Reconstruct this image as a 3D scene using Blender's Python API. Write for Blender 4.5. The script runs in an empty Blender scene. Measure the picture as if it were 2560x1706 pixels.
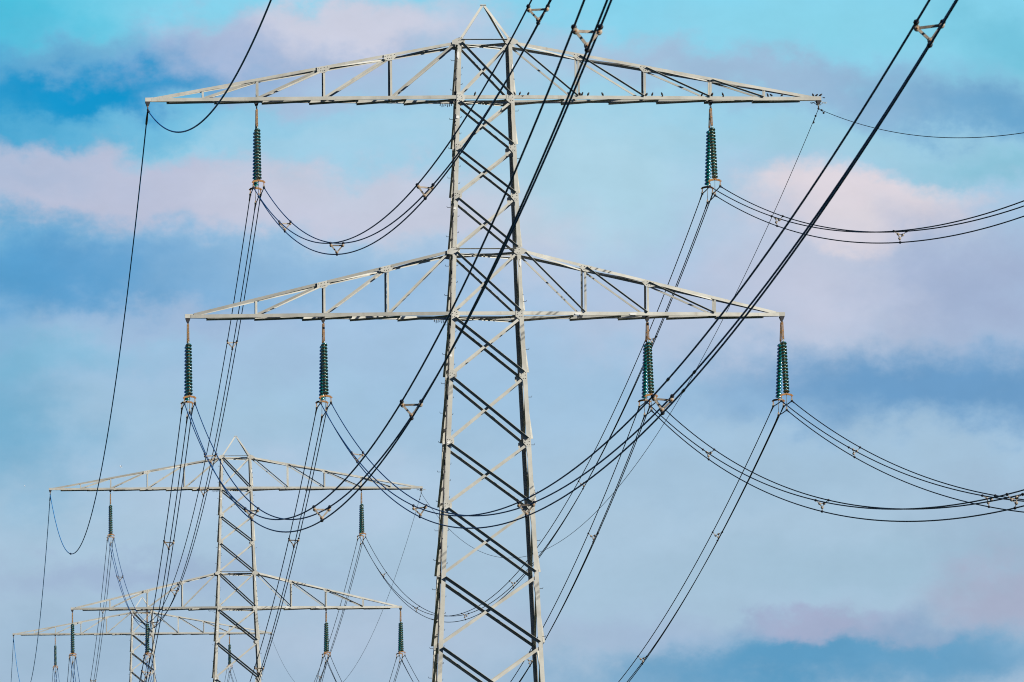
import bpy, math, random
from mathutils import Vector, Matrix
random.seed(11)
R = math.radians

# ------------------------------------------------------------------ scene constants
D1 = 472.0                      # distance of the nearest tower along the line
XP = 27.921                     # the line runs this far right of the camera
SPAN0, SPAN1, SPAN2, SPAN3 = 382.0, 386.62, 380.95, 382.0
DZ0, DZ1, DZ2 = 0.61, -0.111, -0.006
TOWERS = [(D1, 0.0), (D1 + SPAN1, DZ1), (D1 + SPAN1 + SPAN2, DZ2)]
CAM_Z = 1.7
YAW, PITCH, ROLL = 0.0618912, 0.0655420, 0.0075068
EXPOSURE = 1.0
SUN_AZ, SUN_EL = 55.0, 28.0     # azimuth from the camera-facing direction towards the right

# ------------------------------------------------------------------ camera
sc = bpy.context.scene
COL = sc.collection
fw = Vector((math.sin(YAW) * math.cos(PITCH), math.cos(YAW) * math.cos(PITCH), math.sin(PITCH)))
rt0 = Vector((math.cos(YAW), -math.sin(YAW), 0))
up0 = rt0.cross(fw)
rt = math.cos(ROLL) * rt0 - math.sin(ROLL) * up0
up = math.sin(ROLL) * rt0 + math.cos(ROLL) * up0
cd = bpy.data.cameras.new('camera')
cd.sensor_width = 36.0
FPX = 23600.0
cd.lens = FPX / 2560 * 36.0
cd.clip_start = 1.0
cd.clip_end = 60000.0
cd.dof.use_dof = True
cd.dof.focus_distance = 474.0
cd.dof.aperture_fstop = 11.0
cam = bpy.data.objects.new('camera', cd)
COL.objects.link(cam)
m = Matrix((rt, up, -fw)).transposed().to_4x4()
m.translation = Vector((0, 0, CAM_Z))
cam.matrix_world = m
sc.camera = cam

def project(p):
    d = Vector(p) - Vector((0, 0, CAM_Z))
    z = d.dot(fw)
    if z < 1: return None
    return 1280 + FPX * d.dot(rt) / z, 853 - FPX * d.dot(up) / z

def ray_at(px, py, Y):
    d = fw + rt * ((px - 1280) / FPX) - up * ((py - 853) / FPX)
    return Vector((0, 0, CAM_Z)) + d * (Y / d.y)

# ------------------------------------------------------------------ world: sky with clouds
def lin(c):
    out = []
    for v in c:
        v /= 255.0
        out.append(v / 12.92 if v <= 0.04045 else ((v + 0.055) / 1.055) ** 2.4)
    return out

world = bpy.data.worlds.new("World")
sc.world = world
world.use_nodes = True
nt = world.node_tree
for n in list(nt.nodes): nt.nodes.remove(n)
def N(kind, **kw):
    n = nt.nodes.new(kind)
    for k, v in kw.items(): setattr(n, k, v)
    return n
def math_node(op, a, b=None, c=None):
    n = N('ShaderNodeMath', operation=op)
    for i, v in enumerate((a, b, c)):
        if v is None: continue
        if isinstance(v, (int, float)): n.inputs[i].default_value = v
        else: nt.links.new(v, n.inputs[i])
    return n.outputs[0]
W_STRENGTH = 0.05
out = N('ShaderNodeOutputWorld')
bg = N('ShaderNodeBackground')
bg.inputs['Strength'].default_value = W_STRENGTH
nt.links.new(bg.outputs[0], out.inputs['Surface'])
sky = N('ShaderNodeTexSky', sky_type='NISHITA')
sky.sun_disc = False
sky.sun_elevation = R(SUN_EL)
# sun direction in the world (towards the sun)
SUN = Vector((math.cos(R(SUN_EL)) * math.sin(R(SUN_AZ)), -math.cos(R(SUN_EL)) * math.cos(R(SUN_AZ)), math.sin(R(SUN_EL))))
sky.sun_rotation = math.atan2(SUN.x, SUN.y)
sky.air_density = 1.0
sky.dust_density = 0.6
sky.ozone_density = 3.0
tc = N('ShaderNodeTexCoord')
sep = N('ShaderNodeSeparateXYZ')
nt.links.new(tc.outputs['Generated'], sep.inputs[0])
az = math_node('MULTIPLY', math_node('ARCTAN2', sep.outputs[0], sep.outputs[1]), 180 / math.pi)
el = math_node('MULTIPLY', math_node('ARCSINE', sep.outputs[2]), 180 / math.pi)
comb = N('ShaderNodeCombineXYZ')
nt.links.new(az, comb.inputs[0]); nt.links.new(el, comb.inputs[1])
P0 = comb.outputs[0]
# noise that makes the cloud edges ragged, in degrees of sky
def noise(scale, detail, rough, zoff, stretch=(1, 1.6, 1)):
    mp = N('ShaderNodeMapping')
    mp.inputs['Location'].default_value = (zoff, zoff * 1.7, zoff)
    mp.inputs['Scale'].default_value = stretch
    nt.links.new(P0, mp.inputs['Vector'])
    t = N('ShaderNodeTexNoise')
    t.inputs['Scale'].default_value = scale
    t.inputs['Detail'].default_value = detail
    t.inputs['Roughness'].default_value = rough
    nt.links.new(mp.outputs[0], t.inputs['Vector'])
    return t
nz = noise(1.1, 7.0, 0.58, 3.1)
sub = N('ShaderNodeVectorMath', operation='SUBTRACT'); sub.inputs[1].default_value = (0.5, 0.5, 0.5)
nt.links.new(nz.outputs['Color'], sub.inputs[0])
scl = N('ShaderNodeVectorMath', operation='MULTIPLY'); scl.inputs[1].default_value = (1.0, 0.55, 0.0)
nt.links.new(sub.outputs[0], scl.inputs[0])
add = N('ShaderNodeVectorMath', operation='ADD')
nt.links.new(P0, add.inputs[0]); nt.links.new(scl.outputs[0], add.inputs[1])
n2 = noise(3.4, 7.0, 0.60, 11.3, (1, 1.2, 1))
sub2 = N('ShaderNodeVectorMath', operation='SUBTRACT'); sub2.inputs[1].default_value = (0.5, 0.5, 0.5)
nt.links.new(n2.outputs['Color'], sub2.inputs[0])
scl2 = N('ShaderNodeVectorMath', operation='MULTIPLY'); scl2.inputs[1].default_value = (0.52, 0.40, 0.0)
nt.links.new(sub2.outputs[0], scl2.inputs[0])
add2 = N('ShaderNodeVectorMath', operation='ADD')
nt.links.new(add.outputs[0], add2.inputs[0]); nt.links.new(scl2.outputs[0], add2.inputs[1])
PW = add2.outputs[0]
PXDEG = FPX * math.pi / 180.0
def sky_pos(px, py):
    return math.degrees(YAW) + (px - 1280) / PXDEG, math.degrees(PITCH) - (py - 853) / PXDEG
K = 1.0 / (W_STRENGTH * 2 ** EXPOSURE)
def skycol(c): return [v * K for v in lin(c)] + [1.0]
# clear-air gradient by elevation
sepw = N('ShaderNodeSeparateXYZ'); nt.links.new(PW, sepw.inputs[0])
ramp = N('ShaderNodeValToRGB')
e_lo, e_hi = sky_pos(0, 2300)[1], sky_pos(0, -200)[1]
mr = N('ShaderNodeMapRange')
mr.inputs['From Min'].default_value = e_lo; mr.inputs['From Max'].default_value = e_hi
nt.links.new(sepw.outputs[1], mr.inputs['Value'])
nt.links.new(mr.outputs[0], ramp.inputs['Fac'])
stops = [(2300, (176, 192, 212)), (1706, (164, 190, 214)), (1300, (170, 198, 220)), (1000, (160, 194, 222)),
         (700, (166, 196, 226)), (330, (154, 206, 230)), (-50, (132, 212, 238))]
els = ramp.color_ramp.elements
while len(els) < len(stops): els.new(0.5)
for e, (py, c) in zip(els, stops):
    e.position = min(1, max(0, (sky_pos(0, py)[1] - e_lo) / (e_hi - e_lo)))
    e.color = lin(c) + [1]
gain = N('ShaderNodeVectorMath', operation='SCALE'); gain.inputs['Scale'].default_value = K
nt.links.new(ramp.outputs[0], gain.inputs[0])
cur = gain.outputs[0]
def blob(cx, cy, rx, ry, rot, col, strength, inner=0.0):
    """one soft bank of cloud (or clear gap) at its place in the sky"""
    global cur
    a, e = sky_pos(cx, cy)
    mp = N('ShaderNodeMapping', vector_type='TEXTURE')
    mp.inputs['Location'].default_value = (a, e, 0)
    mp.inputs['Rotation'].default_value = (0, 0, R(rot))
    mp.inputs['Scale'].default_value = (rx * 1.45 / PXDEG, ry * 1.45 / PXDEG, 1)
    nt.links.new(PW, mp.inputs['Vector'])
    ln = N('ShaderNodeVectorMath', operation='LENGTH')
    nt.links.new(mp.outputs[0], ln.inputs[0])
    r_ = N('ShaderNodeMapRange', interpolation_type='SMOOTHSTEP')
    r_.inputs['From Min'].default_value = 1.0; r_.inputs['From Max'].default_value = inner
    r_.inputs['To Min'].default_value = 0.0; r_.inputs['To Max'].default_value = strength
    nt.links.new(ln.outputs['Value'], r_.inputs['Value'])
    mx = N('ShaderNodeMix', data_type='RGBA')
    nt.links.new(r_.outputs[0], mx.inputs[0])
    nt.links.new(cur, mx.inputs[6])
    mx.inputs[7].default_value = skycol(col)
    cur = mx.outputs[2]
BLOBS = [
    # clear air, upper left
    (-80, -20, 420, 300, 0, (50, 190, 220), .85), (0, 380, 380, 330, 0, (64, 168, 212), .75),
    # upper cloud bank and the blue shade below it
    (650, 150, 600, 115, 6, (172, 188, 218), .95, .3), (190, 228, 440, 105, 4, (18, 148, 204), 1.0, .12), (20, 330, 300, 110, 0, (40, 156, 206), .6),
    (160, 130, 230, 40, 18, (100, 170, 210), .6), (900, 66, 280, 75, 3, (205, 208, 225), .95, .3),
    (530, 140, 230, 62, 6, (170, 187, 218), .85), (900, 235, 380, 60, 0, (168, 190, 219), .7),
    (420, 310, 420, 48, 0, (112, 190, 224), .75), (930, 335, 420, 55, 0, (164, 206, 229), .9),
    # pink band at the left
    (330, 470, 590, 96, -4, (187, 193, 216), .97, .4), (960, 500, 420, 96, -3, (198, 203, 221), .9, .35),
    (60, 440, 240, 60, 0, (164, 184, 213), .6), (760, 545, 300, 60, 0, (196, 200, 220), .6),
    (260, 665, 480, 110, -3, (92, 158, 206), .95, .1), (-40, 700, 260, 170, 0, (64, 150, 202), .6),
    (760, 690, 420, 90, -3, (136, 180, 216), .75), (500, 790, 330, 55, 0, (160, 182, 213), .6),
    (90, 880, 330, 70, 4, (116, 184, 214), .6), (10, 1060, 270, 260, 0, (110, 172, 206), .88),
    (720, 900, 420, 70, 0, (160, 189, 217), .5), (560, 1040, 420, 110, 0, (164, 197, 219), .55),
    (700, 1230, 420, 120, 0, (182, 203, 226), .75), (1000, 1080, 280, 80, 0, (160, 192, 217), .4),
    # centre
    (1290, 560, 260, 190, 0, (200, 205, 222), .8), (1520, 420, 320, 190, 6, (173, 211, 229), .95, .1),
    (1180, 330, 250, 60, 0, (170, 206, 227), .5),
    (1250, 170, 240, 110, 0, (184, 199, 222), .6), (1560, 150, 300, 70, -10, (178, 195, 220), .8),
    (1950, 210, 480, 75, -9, (156, 184, 213), .9, .1), (2360, 262, 340, 105, -8, (128, 174, 210), .88),
    (2100, 60, 460, 85, 0, (136, 210, 232), .8), (2560, 120, 260, 120, 0, (106, 190, 216), .75),
    (2060, 370, 480, 60, -3, (160, 204, 224), .8), (2510, 300, 230, 75, -6, (106, 166, 206), .97), (2500, 430, 260, 55, 0, (132, 192, 214), .75),
    # bright cloud at the right and the lavender field below it
    (2120, 590, 470, 165, -4, (192, 201, 221), .88), (2190, 525, 225, 84, -5, (222, 214, 222), .97, .4), (2150, 565, 140, 48, 0, (232, 222, 224), .85, .2),
    (2060, 560, 150, 60, 0, (211, 208, 221), .7), (2300, 560, 180, 60, 0, (206, 206, 220), .6),
    (2050, 760, 560, 190, 0, (195, 200, 220), .9), (2480, 740, 280, 190, 0, (157, 174, 206), .85),
    (2330, 980, 540, 105, -2, (104, 154, 198), .96, .15), (1840, 1010, 300, 70, 0, (146, 183, 216), .55),
    (1650, 820, 300, 130, 0, (182, 195, 219), .5),
    (2100, 1190, 700, 100, 0, (160, 190, 213), .6), (2250, 1400, 560, 90, 0, (152, 186, 207), .5),
    (1700, 1440, 420, 110, 0, (163, 193, 214), .5),
    (2540, 1330, 240, 160, 0, (150, 172, 198), .45),
    # low clouds, bottom right
    (1980, 1660, 600, 110, 6, (90, 154, 194), .97, .12), (2400, 1670, 330, 90, 0, (98, 158, 197), .8),
    (2060, 1560, 205, 52, 5, (164, 174, 203), .92, .22), (2240, 1585, 130, 35, 0, (156, 173, 202), .6),
    (2500, 1490, 200, 95, 12, (166, 174, 199), .9, .1), (1560, 1580, 300, 60, 0, (162, 184, 212), .7),
    # bottom left
    (330, 1440, 460, 55, 0, (154, 174, 206), .6), (900, 1590, 480, 110, 0, (177, 195, 217), .7),
    (150, 1620, 320, 120, 0, (152, 181, 205), .45),
]
for b in BLOBS: blob(*b)
# fine texture inside the clouds
nf = noise(2.6, 7.0, 0.60, 7.7, (1, 1.5, 1))
fm = N('ShaderNodeMapRange')
fm.inputs['From Min'].default_value = 0.3; fm.inputs['From Max'].default_value = 0.7
fm.inputs['To Min'].default_value = 0.966; fm.inputs['To Max'].default_value = 1.034
nt.links.new(nf.outputs[0], fm.inputs['Value'])
fs = N('ShaderNodeVectorMath', operation='SCALE')
nt.links.new(cur, fs.inputs[0]); nt.links.new(fm.outputs[0], fs.inputs['Scale'])
# the cloudy band stands in the low northern sky; higher up and behind, a clear sky dimmed and tinted to darken the shaded steel
sm1 = N('ShaderNodeMapRange', interpolation_type='SMOOTHSTEP')
sm1.inputs['From Min'].default_value = 7.5; sm1.inputs['From Max'].default_value = 14.0
sm1.inputs['To Min'].default_value = 1.0; sm1.inputs['To Max'].default_value = 0.0
nt.links.new(el, sm1.inputs['Value'])
sm2 = N('ShaderNodeMapRange', interpolation_type='SMOOTHSTEP')
sm2.inputs['From Min'].default_value = 14.0; sm2.inputs['From Max'].default_value = 45.0
sm2.inputs['To Min'].default_value = 1.0; sm2.inputs['To Max'].default_value = 0.0
nt.links.new(math_node('ABSOLUTE', az), sm2.inputs['Value'])
msk = math_node('MULTIPLY', sm1.outputs[0], sm2.outputs[0])
dim = N('ShaderNodeVectorMath', operation='MULTIPLY'); dim.inputs[1].default_value = (0.22, 0.36, 0.66)
nt.links.new(sky.outputs[0], dim.inputs[0])
mix = N('ShaderNodeMix', data_type='RGBA')
nt.links.new(msk, mix.inputs[0])
nt.links.new(dim.outputs[0], mix.inputs[6]); nt.links.new(fs.outputs[0], mix.inputs[7])
nt.links.new(mix.outputs[2], bg.inputs['Color'])

# ------------------------------------------------------------------ sun, exposure
ld = bpy.data.lights.new('sun', 'SUN')
ld.energy = 5.0
ld.angle = R(0.53)
ld.color = (1.0, 0.955, 0.875)
lo = bpy.data.objects.new('sun', ld)
COL.objects.link(lo)
lo.rotation_euler = SUN.to_track_quat('Z', 'Y').to_euler()
lo.location = (200, -100, 300)
sc.view_settings.view_transform = 'Standard'
sc.view_settings.look = 'None'
sc.view_settings.exposure = EXPOSURE
sc.view_settings.gamma = 1.0
sc.view_settings.use_curve_mapping = False
sc.render.engine = 'CYCLES'
sc.cycles.pixel_filter_type = 'BLACKMAN_HARRIS'
sc.cycles.filter_width = 1.05
sc.cycles.max_bounces = 8
sc.cycles.transmission_bounces = 8
sc.cycles.transparent_max_bounces = 16
sc.cycles.caustics_reflective = False
sc.cycles.caustics_refractive = False

# ------------------------------------------------------------------ materials
def mat(name, base, rough=0.6, metal=0.0, var=None, vscale=1.5, spec=0.4, stretch=(1, 1, 1), trans=0.0, detail=6.0, bump=0.0):
    mt = bpy.data.materials.new(name)
    mt.use_nodes = True
    t = mt.node_tree
    b = t.nodes['Principled BSDF']
    b.inputs['Base Color'].default_value = (*base, 1)
    b.inputs['Roughness'].default_value = rough
    b.inputs['Metallic'].default_value = metal
    b.inputs['Specular IOR Level'].default_value = spec
    if trans: b.inputs['Transmission Weight'].default_value = trans
    if var:
        c = t.nodes.new('ShaderNodeTexCoord')
        mp = t.nodes.new('ShaderNodeMapping'); mp.inputs['Scale'].default_value = stretch
        t.links.new(c.outputs['Object'], mp.inputs[0])
        n = t.nodes.new('ShaderNodeTexNoise')
        n.inputs['Scale'].default_value = vscale; n.inputs['Detail'].default_value = detail
        n.inputs['Roughness'].default_value = 0.65
        t.links.new(mp.outputs[0], n.inputs['Vector'])
        rp = t.nodes.new('ShaderNodeValToRGB')
        rp.color_ramp.elements[0].position = 0.32; rp.color_ramp.elements[0].color = (*var, 1)
        rp.color_ramp.elements[1].position = 0.62; rp.color_ramp.elements[1].color = (*base, 1)
        t.links.new(n.outputs[0], rp.inputs[0])
        t.links.new(rp.outputs[0], b.inputs['Base Color'])
        r2 = t.nodes.new('ShaderNodeMapRange')
        r2.inputs['To Min'].default_value = min(1, rough + 0.15); r2.inputs['To Max'].default_value = max(0.05, rough - 0.1)
        t.links.new(n.outputs[0], r2.inputs['Value'])
        t.links.new(r2.outputs[0], b.inputs['Roughness'])
        if bump:
            bp = t.nodes.new('ShaderNodeBump'); bp.inputs['Strength'].default_value = bump
            t.links.new(n.outputs[0], bp.inputs['Height'])
            t.links.new(bp.outputs[0], b.inputs['Normal'])
    return mt
def weather(mt, amount, stain):
    """member-to-member difference in the paint, plus a few brownish runs"""
    t = mt.node_tree; b = t.nodes['Principled BSDF']
    src = b.inputs['Base Color'].links[0].from_socket
    oi = t.nodes.new('ShaderNodeObjectInfo')
    mr_ = t.nodes.new('ShaderNodeMapRange')
    mr_.inputs['To Min'].default_value = 1 - amount; mr_.inputs['To Max'].default_value = 1 + amount * .7
    t.links.new(oi.outputs['Random'], mr_.inputs['Value'])
    sc_ = t.nodes.new('ShaderNodeVectorMath'); sc_.operation = 'SCALE'
    t.links.new(src, sc_.inputs[0]); t.links.new(mr_.outputs[0], sc_.inputs['Scale'])
    c = t.nodes.new('ShaderNodeTexCoord')
    mp = t.nodes.new('ShaderNodeMapping'); mp.inputs['Scale'].default_value = (1.6, 1.6, .5)
    t.links.new(c.outputs['Object'], mp.inputs[0])
    nn = t.nodes.new('ShaderNodeTexNoise'); nn.inputs['Scale'].default_value = 1.9; nn.inputs['Detail'].default_value = 8
    nn.inputs['Roughness'].default_value = .7
    t.links.new(mp.outputs[0], nn.inputs['Vector'])
    m2 = t.nodes.new('ShaderNodeMapRange'); m2.inputs['From Min'].default_value = .58; m2.inputs['From Max'].default_value = .72
    m2.inputs['To Max'].default_value = .55
    t.links.new(nn.outputs[0], m2.inputs['Value'])
    mx = t.nodes.new('ShaderNodeMix'); mx.data_type = 'RGBA'
    t.links.new(m2.outputs[0], mx.inputs[0]); t.links.new(sc_.outputs[0], mx.inputs[6])
    mx.inputs[7].default_value = (*stain, 1)
    t.links.new(mx.outputs[2], b.inputs['Base Color'])
M = {}
M['steel'] = mat('grey_tower_paint', (0.352, 0.344, 0.300), .62, var=(0.250, 0.243, 0.208), vscale=0.8)
M['plate'] = mat('pale_gusset_paint', (0.372, 0.364, 0.320), .6, var=(0.300, 0.292, 0.254), vscale=1.6)
weather(M['steel'], .17, (.19, .15, .10)); weather(M['plate'], .10, (.21, .17, .12))
M['bright'] = mat('white_glints_and_marks', (0.5332, 0.527, 0.496), .5, var=(0.4836, 0.4774, 0.4464), vscale=6)  # white for the painted sun glints on the legs and the chord marks
M['bolt'] = mat('weathered_bolt_steel', (0.124, 0.1178, 0.0992), .55, var=(0.062, 0.0589, 0.0527), vscale=30)
M['dark'] = mat('dark_forged_steel', (0.0217, 0.02046, 0.0217), .55, var=(0.0124, 0.0124, 0.01364), vscale=12)
M['rust'] = mat('rusty_steel', (0.2852, 0.1426, 0.0434), .8, var=(0.1364, 0.0558, 0.0186), vscale=9)
M['rust2'] = mat('dull_rusty_rod', (0.186, 0.1178, 0.062), .8, var=(0.0806, 0.0465, 0.0248), vscale=5, stretch=(1, 1, 1.5))
M['cap'] = mat('galvanised_cap', (0.30, 0.28, 0.21), .45, var=(0.17, 0.155, 0.12), vscale=14)
M['glass'] = mat('green_insulator_glass', (0.001, 0.125, 0.112), .16, spec=.35, trans=.52)
M['wire'] = mat('dark_blue_grey_conductor', (.006, .062, .18), .6, var=(0.005, 0.048, 0.14), vscale=.4, spec=.15)
M['wire_r'] = mat('black_conductor', (0.0062, 0.00806, 0.01612), .6, var=(0.00372, 0.00496, 0.00992), vscale=.4, spec=.12)
M['earth'] = mat('blue_grey_earth_wire', (.016, .17, .40), .6, var=(0.014, 0.14, 0.34), vscale=.4, spec=.2)
M['spacer'] = mat('weathered_spacer_casting', (0.235, 0.195, 0.145), .6, var=(0.13, 0.105, 0.078), vscale=7)
M['bird'] = mat('black_plumage', (0.00744, 0.00744, 0.00868), .55, var=(0.0124, 0.01054, 0.0093), vscale=30, spec=.3)
M['bird2'] = mat('brown_plumage', (0.0682, 0.0465, 0.031), .7, var=(0.0372, 0.0248, 0.0186), vscale=30)
M['gull'] = mat('white_plumage', (0.527, 0.527, 0.527), .7, var=(0.434, 0.434, 0.4464), vscale=8)
M['beak'] = mat('horn_beak', (0.062, 0.0434, 0.0124), .5, var=(0.0372, 0.0248, 0.0093), vscale=40)
M['grass'] = mat('meadow', (0.0248, 0.0372, 0.01116), .95, var=(0.0186, 0.0248, 0.00868), vscale=.05, spec=.1, detail=9.0)
M['concrete'] = mat('foundation_concrete', (0.1984, 0.1922, 0.1798), .9, var=(0.1364, 0.1302, 0.124), vscale=2)

# ------------------------------------------------------------------ mesh helpers
class MB:
    def __init__(s): s.v, s.f, s.m, s.mats, s.sm = [], [], [], [], []
    def slot(s, mt):
        if mt not in s.mats: s.mats.append(mt)
        return s.mats.index(mt)
    def add(s, vs, fs, mt, smooth=False):
        o = len(s.v); k = s.slot(mt)
        s.v += [tuple(v) for v in vs]
        for f in fs:
            s.f.append([i + o for i in f]); s.m.append(k); s.sm.append(smooth)
    def prism(s, poly, d, mt):
        """poly: ring of Vectors, extruded by vector d"""
        n = len(poly)
        # outward winding whichever way the ring was given
        nrm = Vector((0, 0, 0))
        for i in range(n): nrm += poly[i].cross(poly[(i + 1) % n])
        if nrm.dot(d) > 0: poly = poly[::-1]
        vs = list(poly) + [p + d for p in poly]
        fs = [list(range(n)), list(range(2 * n - 1, n - 1, -1))]
        for i in range(n):
            j = (i + 1) % n
            fs.append([j, i, i + n, j + n])
        s.add(vs, fs, mt)
    def angle(s, p0, p1, da, db, a, b, t, mt):
        """L-section bar with its heel on p0-p1 and flanges along da and db"""
        p0, p1, da, db = Vector(p0), Vector(p1), Vector(da), Vector(db)
        d = (p1 - p0).normalized()
        A = (da - d * da.dot(d)).normalized()
        B = (db - d * db.dot(d)); B = (B - A * B.dot(A)).normalized()
        ring = [p0, p0 + A * a, p0 + A * a + B * t, p0 + A * t + B * t, p0 + A * t + B * b, p0 + B * b]
        s.prism(ring, p1 - p0, mt)
    def bar(s, p0, p1, w, h, mt, upv=(0, 0, 1)):
        p0, p1 = Vector(p0), Vector(p1)
        d = (p1 - p0).normalized(); u = Vector(upv)
        if abs(u.dot(d)) > .98: u = Vector((0, 1, 0))
        A = d.cross(u).normalized(); B = A.cross(d).normalized()
        ring = [p0 + A * w / 2 + B * h / 2, p0 - A * w / 2 + B * h / 2, p0 - A * w / 2 - B * h / 2, p0 + A * w / 2 - B * h / 2]
        s.prism(ring, p1 - p0, mt)
    def tube(s, pts, rad, mt, n=8, caps=True):
        pts = [Vector(p) for p in pts]
        if not isinstance(rad, (list, tuple)): rad = [rad] * len(pts)
        vs, fs = [], []
        prevA = None
        for i, p in enumerate(pts):
            d = (pts[min(i + 1, len(pts) - 1)] - pts[max(i - 1, 0)]).normalized()
            if prevA is None:
                ref = Vector((0, 0, 1)) if abs(d.z) < .9 else Vector((1, 0, 0))
                A = d.cross(ref).normalized()
            else:
                A = (prevA - d * prevA.dot(d)).normalized()
            prevA = A
            B = d.cross(A)
            for k in range(n):
                q = 2 * math.pi * k / n
                vs.append(p + (A * math.cos(q) + B * math.sin(q)) * rad[i])
        for i in range(len(pts) - 1):
            for k in range(n):
                k2 = (k + 1) % n
                fs.append([i * n + k, i * n + k2, (i + 1) * n + k2, (i + 1) * n + k])
        s.add(vs, fs, mt, True)
        if caps:
            o = len(s.v) - len(vs); k = s.slot(mt)
            s.f.append([o + i for i in range(n - 1, -1, -1)]); s.m.append(k); s.sm.append(False)
            o2 = o + (len(pts) - 1) * n
            s.f.append([o2 + i for i in range(n)]); s.m.append(k); s.sm.append(False)
    def lathe(s, prof, o, axis, mt, n=16, smooth=True):
        """closed profile of (radius, height) turned round axis at o"""
        o, ax = Vector(o), Vector(axis).normalized()
        ref = Vector((1, 0, 0)) if abs(ax.x) < .9 else Vector((0, 1, 0))
        A = ax.cross(ref).normalized(); B = ax.cross(A)
        vs, fs = [], []
        for r, h in prof:
            for k in range(n):
                q = 2 * math.pi * k / n
                vs.append(o + ax * h + (A * math.cos(q) + B * math.sin(q)) * max(r, .0005))
        L = len(prof)
        for i in range(L - 1):
            for k in range(n):
                k2 = (k + 1) % n
                fs.append([i * n + k, i * n + k2, (i + 1) * n + k2, (i + 1) * n + k])
        fs.append([i for i in range(n - 1, -1, -1)])
        fs.append([(L - 1) * n + i for i in range(n)])
        s.add(vs, fs, mt, smooth)
    def build(s, name, parent=None, loc=None):
        me = bpy.data.meshes.new(name)
        me.from_pydata(s.v, [], s.f)
        for mt in s.mats: me.materials.append(M[mt])
        for p, k, q in zip(me.polygons, s.m, s.sm):
            p.material_index = k; p.use_smooth = q
        me.update()
        o = bpy.data.objects.new(name, me)
        COL.objects.link(o)
        if parent is not None: o.parent = parent
        if loc is not None: o.location = loc
        return o
def thing(name, label, cat, loc=(0, 0, 0), group=None):
    o = bpy.data.objects.new(name, None)
    o.empty_display_size = .2
    COL.objects.link(o)
    o.location = loc
    tag(o, label, cat, group)
    return o
def tag(o, label, cat, group=None):
    o['label'] = label; o['category'] = cat
    if group: o['group'] = group
KIDS = {}
def copy_tree(o, parent=None):
    c = o.copy()
    COL.objects.link(c)
    if parent is not None: c.parent = parent
    for ch in kids(o): copy_tree(ch, c)
    return c
def kids(o): return [x for x in o.children]

# ------------------------------------------------------------------ ground
g = MB()
S = 9000.0; n = 24
g.add([(-S + 2 * S * i / n, -2500 + 12000 * j / n, 0) for j in range(n + 1) for i in range(n + 1)],
      [[j * (n + 1) + i, j * (n + 1) + i + 1, (j + 1) * (n + 1) + i + 1, (j + 1) * (n + 1) + i] for j in range(n) for i in range(n)], 'grass')
go = g.build('ground'); go['kind'] = 'structure'

# ------------------------------------------------------------------ the lattice tower
def hw(z):
    return 1.805 + (34.02 - z) * (0.0326 if z > 34.02 else 0.0474)
ZT, ZU, ZLT, ZL = 47.79, 44.91, 37.22, 34.02
LEVELS = [ZT, ZU, 42.40, 39.94, ZLT, ZL, 30.91, 27.58, 24.36, 20.90, 17.38, 13.55, 9.35, 4.85, 0.25]
X_, Y_, Z_ = Vector((1, 0, 0)), Vector((0, 1, 0)), Vector((0, 0, 1))

def plate(mb, cx, cz, y, poly, t=.014, bolts=(), mt='plate', face=-1):
    """flat gusset in the x-z plane at depth y (front side), bolt heads proud of it"""
    mb.prism([Vector((cx + a, y, cz + b)) for a, b in poly], Vector((0, face * t, 0)), mt)
    for a, b in bolts:
        mb.lathe([(.018, 0), (.018, .022), (.010, .025)], (cx + a, y + face * t, cz + b), (0, face, 0), 'bolt', 6, False)

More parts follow.
